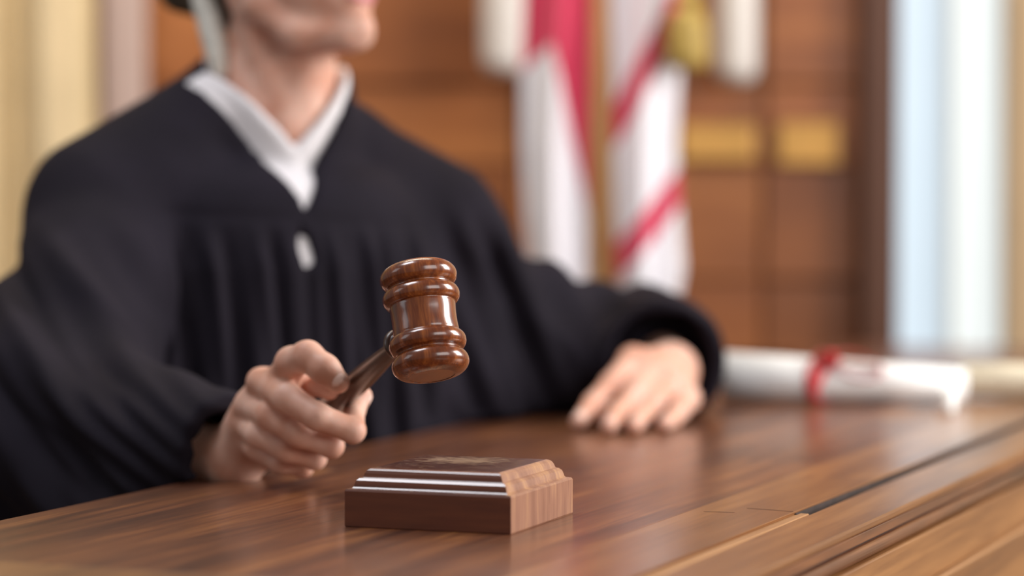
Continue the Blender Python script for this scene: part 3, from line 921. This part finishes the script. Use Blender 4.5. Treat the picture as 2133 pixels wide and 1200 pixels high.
def torso_sdf(p, g=0.0):
    """upper body under cloth; g grows it"""
    a, b = ab(p)
    z = p[:, 2] - zc
    wid = np.interp(z, [-0.8, -0.24, -0.08, 0.0], [0.26, 0.205, 0.180, 0.150]).astype(f32) + g
    dep = np.interp(z, [-0.8, -0.24, -0.08, 0.0, 0.06], [0.19, 0.135, 0.128, 0.108, 0.075]).astype(f32) + g
    k = np.sqrt((a / wid) ** 2 + (b / dep) ** 2)
    d = (k - 1) * np.minimum(wid, dep) * 0.9
    d = smax(d, z - 0.015 - g, 0.05)
    d = smin(d, cone(p, W(-0.298, 2.69, 0.066), W(-0.395, 2.622, -0.025), 0.046 + g, 0.070 + g), 0.03)
    d = smin(d, cone(p, W(-0.180, 2.765, 0.030), W(-0.090, 2.812, -0.045), 0.046 + g, 0.070 + g), 0.03)
    d = smin(d, cone(p, W(-0.300, 2.69, 0.052), W(-0.180, 2.765, 0.030), 0.046 + g, 0.046 + g), 0.02)
    return d

# ---- arms
SR, ER, WRr = W(-0.397, 2.62, -0.038), W(-0.408, 2.395, -0.215), tuple(P(476, 955, 2.205))
SL, ML, EL, WLl = W(-0.092, 2.815, -0.055), W(0.000, 2.875, -0.142), W(0.150, 2.985, -0.186), W(0.165, 2.80, -0.196)

# ---- right hand (closed on the handle)
def rp(x, y, d):                          # crop coordinates of the hand close-up
    return tuple(P(480 + x / 3.871, 700 + y / 3.871, d))
RH = dict(
    index=([rp(235, 360, 2.140), rp(455, 500, 2.090), rp(700, 650, 2.074), rp(985, 762, 2.082), rp(1000, 610, 2.118), rp(1075, 480, 2.128)], [0.0105, 0.0118, 0.0105, 0.0098, 0.0078, 0.0068]),
    middle=([rp(150, 560, 2.160), rp(330, 640, 2.112), rp(560, 790, 2.096), rp(815, 885, 2.104), rp(840, 760, 2.138), rp(800, 640, 2.150)], [0.0105, 0.0118, 0.0105, 0.0095, 0.0080, 0.007]),
    ring=([rp(110, 720, 2.175), rp(235, 790, 2.132), rp(460, 915, 2.116), rp(680, 985, 2.125), rp(720, 880, 2.155), rp(690, 760, 2.165)], [0.010, 0.0112, 0.0100, 0.0090, 0.0078, 0.007]),
    pinky=([rp(120, 840, 2.190), rp(215, 900, 2.152), rp(400, 1020, 2.138), rp(585, 1062, 2.146), rp(620, 980, 2.172), rp(590, 880, 2.180)], [0.009, 0.0098, 0.0086, 0.0078, 0.007, 0.0062]),
)
THUMB = ([rp(330, 700, 2.185), rp(405, 400, 2.128), rp(490, 215, 2.098), rp(620, 165, 2.082), rp(760, 270, 2.072), rp(868, 372, 2.070)], [0.0150, 0.0148, 0.0118, 0.0116, 0.0110, 0.0090])
def rhand_sdf(p):
    fing = None
    for nm in ('index', 'middle', 'ring', 'pinky'):
        pts, rs = RH[nm]
        c = chain(p, pts, rs, 0.004)
        fing = c if fing is None else smin(fing, c, 0.0028)
    # back of the hand: metacarpals from the knuckles to the wrist, and the palm behind the handle
    w = np.array(WRr)
    palm = cone(p, rp(300, 420, 2.150), w + np.array((0.012, -0.004, 0.012)), 0.017, 0.020)
    palm = smin(palm, cone(p, rp(200, 600, 2.172), w + np.array((0.008, 0, 0.004)), 0.016, 0.020), 0.012)
    palm = smin(palm, cone(p, rp(170, 760, 2.188), w + np.array((0.006, 0, -0.004)), 0.015, 0.020), 0.012)
    palm = smin(palm, cone(p, rp(420, 560, 2.170), rp(330, 900, 2.195), 0.018, 0.016), 0.014)
    th = chain(p, THUMB[0], THUMB[1], 0.006)
    th = smin(th, cone(p, THUMB[0][1], rp(430, 480, 2.105), 0.0135, 0.011), 0.008)     # web to the index knuckle
    palm = smin(palm, cone(p, rp(450, 650, 2.120), rp(780, 810, 2.122), 0.009, 0.008), 0.006)
    palm = smin(palm, cone(p, rp(350, 790, 2.140), rp(640, 920, 2.142), 0.009, 0.008), 0.006)
    th = smin(th, cone(p, rp(560, 330, 2.122), rp(660, 420, 2.118), 0.011, 0.008), 0.004)
    th = smin(th, cone(p, rp(700, 400, 2.100), rp(800, 440, 2.096), 0.0085, 0.0075), 0.005)
    d = smin(fing, palm, 0.007)
    d = smin(d, th, 0.0045)
    return d
def rforearm_sdf(p):
    w = np.array(WRr)
    e = np.array(ER)
    return cone(p, w, w + (e - w) * 0.45, 0.0255, 0.034)

# ---- left hand (flat, fingertips on the bench)
def lp(x, y, d):
    return tuple(P(1180 + x / 6.0, 720 + y / 6.0, d))
def ldesk(x, y, lift=0.008):
    q = P(1180 + x / 6.0, 720 + y / 6.0, 1.0)
    r = q - CAMP; t = (DESK_Z + lift - CAMP.z) / r.z
    return tuple(CAMP + r * t)
LH = dict(
    index=([lp(830, 190, 2.745), lp(560, 470, 2.700), lp(330, 720, 2.672), ldesk(150, 960, 0.0088)], [0.0135, 0.0105, 0.0095, 0.0082]),
    middle=([lp(1080, 300, 2.745), lp(870, 560, 2.695), lp(680, 800, 2.665), ldesk(530, 1010, 0.0088)], [0.0135, 0.0110, 0.0098, 0.0084]),
    ring=([lp(1300, 460, 2.740), lp(1100, 700, 2.692), lp(960, 870, 2.665), ldesk(845, 1010, 0.0085)], [0.0130, 0.0105, 0.0094, 0.0080]),
    pinky=([lp(1510, 660, 2.735), lp(1410, 820, 2.690), lp(1330, 910, 2.668), ldesk(1230, 985, 0.0082)], [0.0120, 0.0096, 0.0086, 0.0076]),
)
LTH = ([lp(1000, 620, 2.78), lp(760, 760, 2.745), lp(560, 850, 2.725), ldesk(420, 905, 0.010)], [0.014, 0.011, 0.0102, 0.0085])
def lhand_sdf(p):
    fing = None
    for nm in ('index', 'middle', 'ring', 'pinky'):
        c = chain(p, *LH[nm], 0.005)
        fing = c if fing is None else smin(fing, c, 0.0035)
    w = np.array(WLl)
    palm = None
    for nm in ('index', 'middle', 'ring', 'pinky'):
        c = cone(p, LH[nm][0][0], w + np.array((0.0, 0.0, 0.004)), LH[nm][1][0] * 1.05, 0.021)
        palm = c if palm is None else smin(palm, c, 0.014)
    d = smin(fing, palm, 0.008)
    d = smin(d, chain(p, *LTH, 0.006), 0.005)
    return d
def lforearm_sdf(p):
    return cone(p, WLl, W(0.158, 2.92, -0.185), 0.0255, 0.033)

def build_person():
    G = 0.010
    parts = []
    # head, neck and trunk
    def upper(p):
        d = smin(head_sdf(p), neck_sdf(p), 0.013)
        return smin(d, torso_sdf(p, -0.022), 0.02)
    v, f = sdf_mesh(upper, (-0.50, 2.50, zc - 0.34), (0.03, 2.92, zc + 0.385), 0.0028)
    parts.append((relax(v, f, 2), f))
    def arm_r(p):
        d = smin(cone(p, SR, ER, 0.05, 0.042), cone(p, ER, np.array(WRr) + (np.array(ER) - np.array(WRr)) * 0.3, 0.042, 0.031), 0.02)
        return d
    v, f = sdf_mesh(arm_r, (-0.56, 2.18, zc - 0.30), (-0.22, 2.72, zc + 0.06), 0.006)
    parts.append((v, f))
    def arm_l(p):
        d = smin(smin(cone(p, SL, ML, 0.045, 0.038), cone(p, ML, EL, 0.038, 0.036), 0.02), cone(p, EL, W(0.158, 2.90, -0.187), 0.036, 0.032), 0.02)
        return d
    v, f = sdf_mesh(arm_l, (-0.16, 2.72, zc - 0.26), (0.24, 3.08, zc + 0.06), 0.006)
    parts.append((v, f))
    def hr(p): return smin(rhand_sdf(p), rforearm_sdf(p), 0.012)
    w = np.array(WRr)
    v, f = sdf_mesh(hr, (w[0] - 0.15, 2.03, zc - 0.26), (-0.09, 2.36, zc - 0.11), 0.0015)
    parts.append((relax(v, f, 2), f))
    def hlft(p):
        d = smin(lhand_sdf(p), lforearm_sdf(p), 0.014)
        return np.maximum(d, (DESK_Z + 0.0006) - p[:, 2])
    v, f = sdf_mesh(hlft, (0.03, 2.555, zc - 0.255), (0.26, 2.96, zc - 0.11), 0.002)
    parts.append((relax(v, f, 2), f))
    V = []; Fc = []; n = 0
    for v, f in parts:
        V.append(v); Fc.append(f + n); n += len(v)
    V = np.concatenate(V); Fc = np.concatenate(Fc)
    org = np.array((-0.25, 2.70, 0.0))
    me = np_mesh('person', V - org, Fc)
    o = link('person', me, [M['skin'], M['lip']])
    o.location = org
    cen = V[Fc].mean(1)
    q = (cen - HC) @ HAX.T
    lip = (q[:, 0] > 0.080) & (np.abs(q[:, 1]) < 0.024) & (((q[:, 1] / 0.024) ** 2 + ((q[:, 2] + 0.060) / 0.0125) ** 2) < 1)
    me.polygons.foreach_set('material_index', lip.astype(np.int32))
    tag(o, 'seated person in a black judicial robe and white shirt gripping a gavel', 'person')
    return o, org
person, PORG = build_person()
def child(name, v, f, mat):
    me = np_mesh(name, v - PORG, f)
    return link(name, me, mat, person)

# ---- robe
def box_below_desk(p):
    u = p[:, 0] * NU.x + p[:, 1] * NU.y
    return np.maximum((U0 - 0.003) - u, p[:, 2] - (DESK_Z + 0.0012))
CUFF_R = tuple(P(478, 945, 2.195)); 
def robe_sdf(p):
    a, b = ab(p)
    z = p[:, 2] - zc
    d = torso_sdf(p, 0.008)
    d = smin(d, cone(p, W(-0.240, 2.712, 0.00), W(-0.237, 2.708, 0.100), 0.083, 0.079), 0.02)
    d = smin(d, cone(p, W(-0.075, 2.795, -0.12), W(-0.035, 2.79, -0.32), 0.05, 0.075), 0.03)
    e, cr = np.array(ER), np.array(CUFF_R)
    axr = (cr - e) / np.linalg.norm(cr - e)
    sl = smin(cone(p, SR, ER, 0.073, 0.088), cone(p, ER, cr + axr * 0.02, 0.088, 0.046), 0.03)
    sl = smin(sl, cone(p, np.array(ER) + np.array((0.01, 0.02, -0.06)), np.array(CUFF_R) + np.array((-0.07, 0.06, -0.05)), 0.085, 0.055), 0.03)
    sl = smax(sl, (p - cr.astype(f32)) @ axr.astype(f32), 0.004)
    hollow = np.maximum(cone(p, cr - axr * 0.05, cr + axr * 0.05, 0.033, 0.035), -((p - (cr - axr * 0.05).astype(f32)) @ axr.astype(f32)))
    sl = np.maximum(sl, -hollow)
    d = smin(d, sl, 0.02)
    cl = np.array(W(0.158, 2.805, -0.186)); el = np.array(W(0.150, 2.985, -0.178))
    axl = (cl - el) / np.linalg.norm(cl - el)
    s2 = smin(cone(p, SL, ML, 0.074, 0.064), cone(p, ML, EL, 0.064, 0.058), 0.02)
    s2 = smin(s2, cone(p, el, cl + axl * 0.02, 0.064, 0.066), 0.03)
    s2 = smin(s2, cone(p, W(0.02, 2.83, -0.19), W(0.12, 2.92, -0.20), 0.055, 0.055), 0.03)
    s2 = smax(s2, (p - cl.astype(f32)) @ axl.astype(f32), 0.004)
    hol = np.maximum(cone(p, cl - axl * 0.06, cl + axl * 0.05, 0.053, 0.055), -((p - (cl - axl * 0.06).astype(f32)) @ axl.astype(f32)))
    s2 = np.maximum(s2, -hol)
    d = smin(d, s2, 0.015)
    # V opening and neck hole
    tv = np.clip((z + 0.026) / 0.135, 0, 1)
    aa = a + 0.010 - 0.05 * (z + 0.025)
    hw = (z + 0.026) * 0.66 - np.where(aa < 0, 0.048 * tv * (1 - tv), 0.0)
    v_ = np.maximum(np.abs(aa) - hw, -b - 0.005) * 0.8
    ncx = np.sqrt((p[:, 0] + 0.240) ** 2 + (p[:, 1] - 2.712) ** 2) - 0.073
    ncx = np.maximum(ncx, 0.045 - z)
    d = np.maximum(d, -v_)
    d = np.maximum(d, -ncx)
    # small gap under the hook
    sl_ = ((a + 0.0135 + (z + 0.062) * 0.28) / 0.0048) ** 2 + ((z + 0.062) / 0.017) ** 2
    gap = np.maximum((np.sqrt(sl_) - 1) * 0.006, 0.06 - b)
    d = np.maximum(d, -gap)
    d = np.maximum(d, -box_below_desk(p))
    return d
def robe_folds(v, n):
    x, y, z = v[:, 0], v[:, 1], v[:, 2] - zc
    q = v[:, :2] - TC
    a = q @ RA; b = q @ FB
    # chest pleats below the yoke
    low = sstep(-z, 0.030, 0.075)
    ctr = sstep(np.abs(a + 0.012), 0.012, 0.03)
    tors = sstep(b, 0.03, 0.09) * sstep(0.165 - np.abs(a), 0.0, 0.03)
    pl = np.sin(2 * np.pi * (a / 0.041 + 0.25 * np.sin(9 * z + 3 * a))) + 0.5 * np.sin(2 * np.pi * (a / 0.023 + 0.4 * z / 0.1))
    dsp = 0.0056 * pl * low * tors * ctr
    # yoke seam
    dsp -= 0.0016 * np.exp(-((z + 0.034 + 0.06 * a) / 0.004) ** 2) * tors
    # placket line down the front
    dsp -= 0.0045 * np.exp(-((a + 0.014 + 0.03 * (z + 0.1)) / 0.004) ** 2) * sstep(-z, 0.03, 0.05) * tors
    # right sleeve: long diagonal drags from the shoulder to the cuff
    sr = sstep(-x, 0.30, 0.36) * sstep(-z, 0.02, 0.10)
    s1 = (x + 0.42) * 0.80 + (z + 0.15) * 0.60
    fl = np.sin(2 * np.pi * (s1 / 0.078 + 0.6 * np.sin(5.0 * (z - x)) + 2.0 * y)) + 0.3 * np.sin(2 * np.pi * (s1 / 0.031 + 3.0 * y))
    dsp += 0.0095 * fl * sr
    # folds round the right cuff
    rc = np.exp(-(((x + 0.29) / 0.08) ** 2 + ((z + 0.22) / 0.06) ** 2 + ((y - 2.26) / 0.10) ** 2))
    dsp += 0.0045 * np.sin(2 * np.pi * (x * 0.8 + z * 1.2) / 0.028) * rc
    # left sleeve
    s3 = sstep(x, -0.05, 0.02)
    s2 = (x * 0.75 + (y - 2.85) * 0.3 + z * 0.15)
    dsp += 0.0050 * np.sin(2 * np.pi * (s2 / 0.048 + 0.5 * np.sin(14 * z))) * s3 * sstep(2.99 - y, -0.2, 0.15) * sstep(y, 2.79, 2.84)
    arm = np.exp(-(((x + 0.02) / 0.06) ** 2)) * sstep(-z, 0.0, 0.08)
    dsp += 0.0075 * np.sin(2 * np.pi * (x * 0.9 + z * 0.35) / 0.034) * arm
    lim = np.clip((v[:, 2] - (DESK_Z + 0.0015)) / 0.012, 0, 1)
    u = v[:, 0] * NU.x + v[:, 1] * NU.y
    lim = np.where(u > U0 - 0.012, lim, 1)
    return v + n * (dsp * lim)[:, None]
v, f = sdf_mesh(robe_sdf, (-0.60, 2.16, 0.012), (0.26, 3.09, zc + 0.14), 0.0052, slack=1.7)
v = relax(v, f, 3)
v = robe_folds(v, vnormals(v, f))
robe = child('robe', v, f, M['robe']); robe['label'] = 'black pleated robe with wide sleeves'

# hook at the top of the placket
hk = P(633, 470, 2.566)
bmk = bmesh.new(); bmesh.ops.create_icosphere(bmk, subdivisions=2, radius=0.004)
o = from_bm('robe_hook', bmk, M['robe'], person, True); o.location = hk - Vector(PORG)

# ---- shirt with its folded neckline
def shirt_sdf(p):
    a, b = ab(p)
    z = p[:, 2] - zc
    d = torso_sdf(p, 0.002)
    nk = cone(p, W(-0.240, 2.712, 0.00), W(-0.237, 2.708, 0.125), 0.0735, 0.0715)
    d = smin(d, nk, 0.012)
    dz = np.abs(a - 0.004 - 0.06 * (z - 0.040)) - (z - 0.038) * 0.92      # <0 inside the open neck
    # collar fold: a raised band along the neckline
    band = np.exp(-((dz - 0.012) / 0.010) ** 2) * (b > 0)
    d = d - 0.0022 * band
    cut = np.maximum(dz * 0.72, -b - 0.02)
    d = np.maximum(d, -cut)
    hole = np.maximum(cone(p, W(-0.240, 2.712, -0.1), W(-0.234, 2.702, 0.30), 0.066, 0.064), 0.03 - z)
    d = np.maximum(d, -hole)
    lim = np.maximum(np.abs(a + 0.012) - np.where(z < -0.028, 0.016, 0.115).astype(f32), np.maximum(-z - 0.12, -b - 0.10))
    back = z - np.interp(b, [-0.08, 0.02, 0.08], [0.128, 0.124, 0.09]).astype(f32)
    return np.maximum(np.maximum(d, lim), back)
v, f = sdf_mesh(shirt_sdf, (-0.42, 2.54, zc - 0.14), (-0.08, 2.83, zc + 0.15), 0.0033, slack=1.7)
child('shirt', relax(v, f, 2), f, M['shirt'])['label'] = 'white shirt with open collar'

# ---- hair
def hair_sdf(p):
    d = ell(p, hl(-0.022, 0, 0.036), (0.104, 0.086, 0.100), HAX)
    d = smin(d, ell(p, hl(-0.085, 0, -0.020), (0.055, 0.060, 0.060), HAX), 0.03)
    d = smin(d, ell(p, hl(-0.135, -0.012, -0.018), (0.034, 0.036, 0.040), HAX), 0.01)
    q = (p - HC.astype(f32)) @ HAX.T.astype(f32)
    face = np.maximum(-(q[:, 0] - 0.012 - 0.30 * (q[:, 2] + 0.02)), q[:, 2] - 0.085)
    d = smax(d, -np.maximum(face, -9), 0.008)
    d = smax(d, -ell(p, hl(0.02, -0.075, -0.03), (0.04, 0.03, 0.05), HAX), 0.006)
    d = smax(d, -ell(p, hl(0.02, 0.075, -0.03), (0.04, 0.03, 0.05), HAX), 0.006)
    return d
v, f = sdf_mesh(hair_sdf, (-0.40, 2.56, zc + 0.10), (-0.05, 2.87, zc + 0.40), 0.004)
n = vnormals(v, f)
q = (v - HC) @ HAX.T
v = v + n * (0.0016 * np.sin(q[:, 1] * 420 + 6 * np.sin(q[:, 0] * 30)) * (q[:, 2] > -0.08))[:, None]
child('hair', v, f, M['hair_dark'])['label'] = 'dark grey hair gathered at the back'
lk = [P(418, -60, 2.70), P(428, 0, 2.695), P(441, 60, 2.69), P(450, 105, 2.685), P(457, 148, 2.682), P(460, 166, 2.68)]
o = link('hair_lock', tube_mesh('hair_lock', [p - Vector(PORG) for p in lk], [0.014, 0.014, 0.0135, 0.012, 0.009, 0.003], 14), M['hair_light'], person, True)
o['label'] = 'silver lock of hair beside the neck'

# ---- eyes and brows
for sg in (-1, 1):
    me = lathe_mesh('eye', [(0.0118 * math.sin(math.pi * k / 16), -0.0118 * math.cos(math.pi * k / 16)) for k in range(17)], 24)
    c = Vector(hl(0.0765, sg * 0.031, 0.001))
    e = link('eye', me, M['eye'], person, True); e.location = c - Vector(PORG)
    e.rotation_mode = 'QUATERNION'; e.rotation_quaternion = Vector(HFt).to_track_quat('Z', 'Y')
    mi = lathe_mesh('iris', [(0, 0.0121), (0.0045, 0.0112), (0.0052, 0.0106), (0, 0.0100)], 20)
    link('iris', mi, M['iris'], e, True)
    bp = [Vector(hl(0.098 - 0.020 * abs(t - 0.3) ** 1.5 - 0.006 * t, sg * (0.012 + 0.036 * t), 0.0265 + 0.005 * math.sin(math.pi * t))) - Vector(PORG) for t in (0, 0.2, 0.4, 0.6, 0.8, 1.0)]
    link('eyebrow', tube_mesh('eyebrow', bp, [0.0022, 0.003, 0.003, 0.0027, 0.002, 0.001], 8), M['hair_dark'], person, True)

# ---- fingernails
def nail(tip, prev, toward, r, name='fingernail'):
    tip, prev = Vector(tip), Vector(prev)
    ax = (tip - prev).normalized()
    nrm = Vector(toward); nrm = (nrm - ax * nrm.dot(ax)).normalized()
    sd = ax.cross(nrm)
    bm = bmesh.new(); g = []
    for i in range(7):
        s = -1 + 2 * i / 6
        row = []
        for j in range(7):
            t = -1 + 2 * j / 6
            ang = s * 0.95
            hw = math.sqrt(max(0.0, 1 - (abs(t) ** 3) * 0.75))
            ang *= hw
            lift = r * 1.045
            p = tip + ax * (t * r * 0.66 - r * 0.30) + (sd * math.sin(ang) * 0.92 + nrm * math.cos(ang)) * lift * (1 - 0.10 * max(t, 0) ** 2)
            row.append(bm.verts.new(p - Vector(PORG)))
        g.append(row)
    for i in range(6):
        for j in range(6):
            bm.faces.new((g[i][j], g[i + 1][j], g[i + 1][j + 1], g[i][j + 1]))
    o = from_bm(name, bm, M['skin_nail'], person, True)
    md = o.modifiers.new('thickness', 'SOLIDIFY'); md.thickness = 0.0006; md.offset = 0
    return o
nail(THUMB[0][-1], THUMB[0][-2], -FW + UPV * 0.5 - RT * 0.05, 0.0090)
for nm in ('index', 'middle', 'ring', 'pinky'):
    pts, rs = LH[nm]
    nail(pts[-1], pts[-2], Vector((-0.15, -0.8, 1)), rs[-1])
nail(RH['index'][0][-1], RH['index'][0][-2], RT + FW * 0.5, RH['index'][1][-1])
nail(LTH[0][-1], LTH[0][-2], Vector((-0.4, -0.3, 1)), LTH[1][-1])
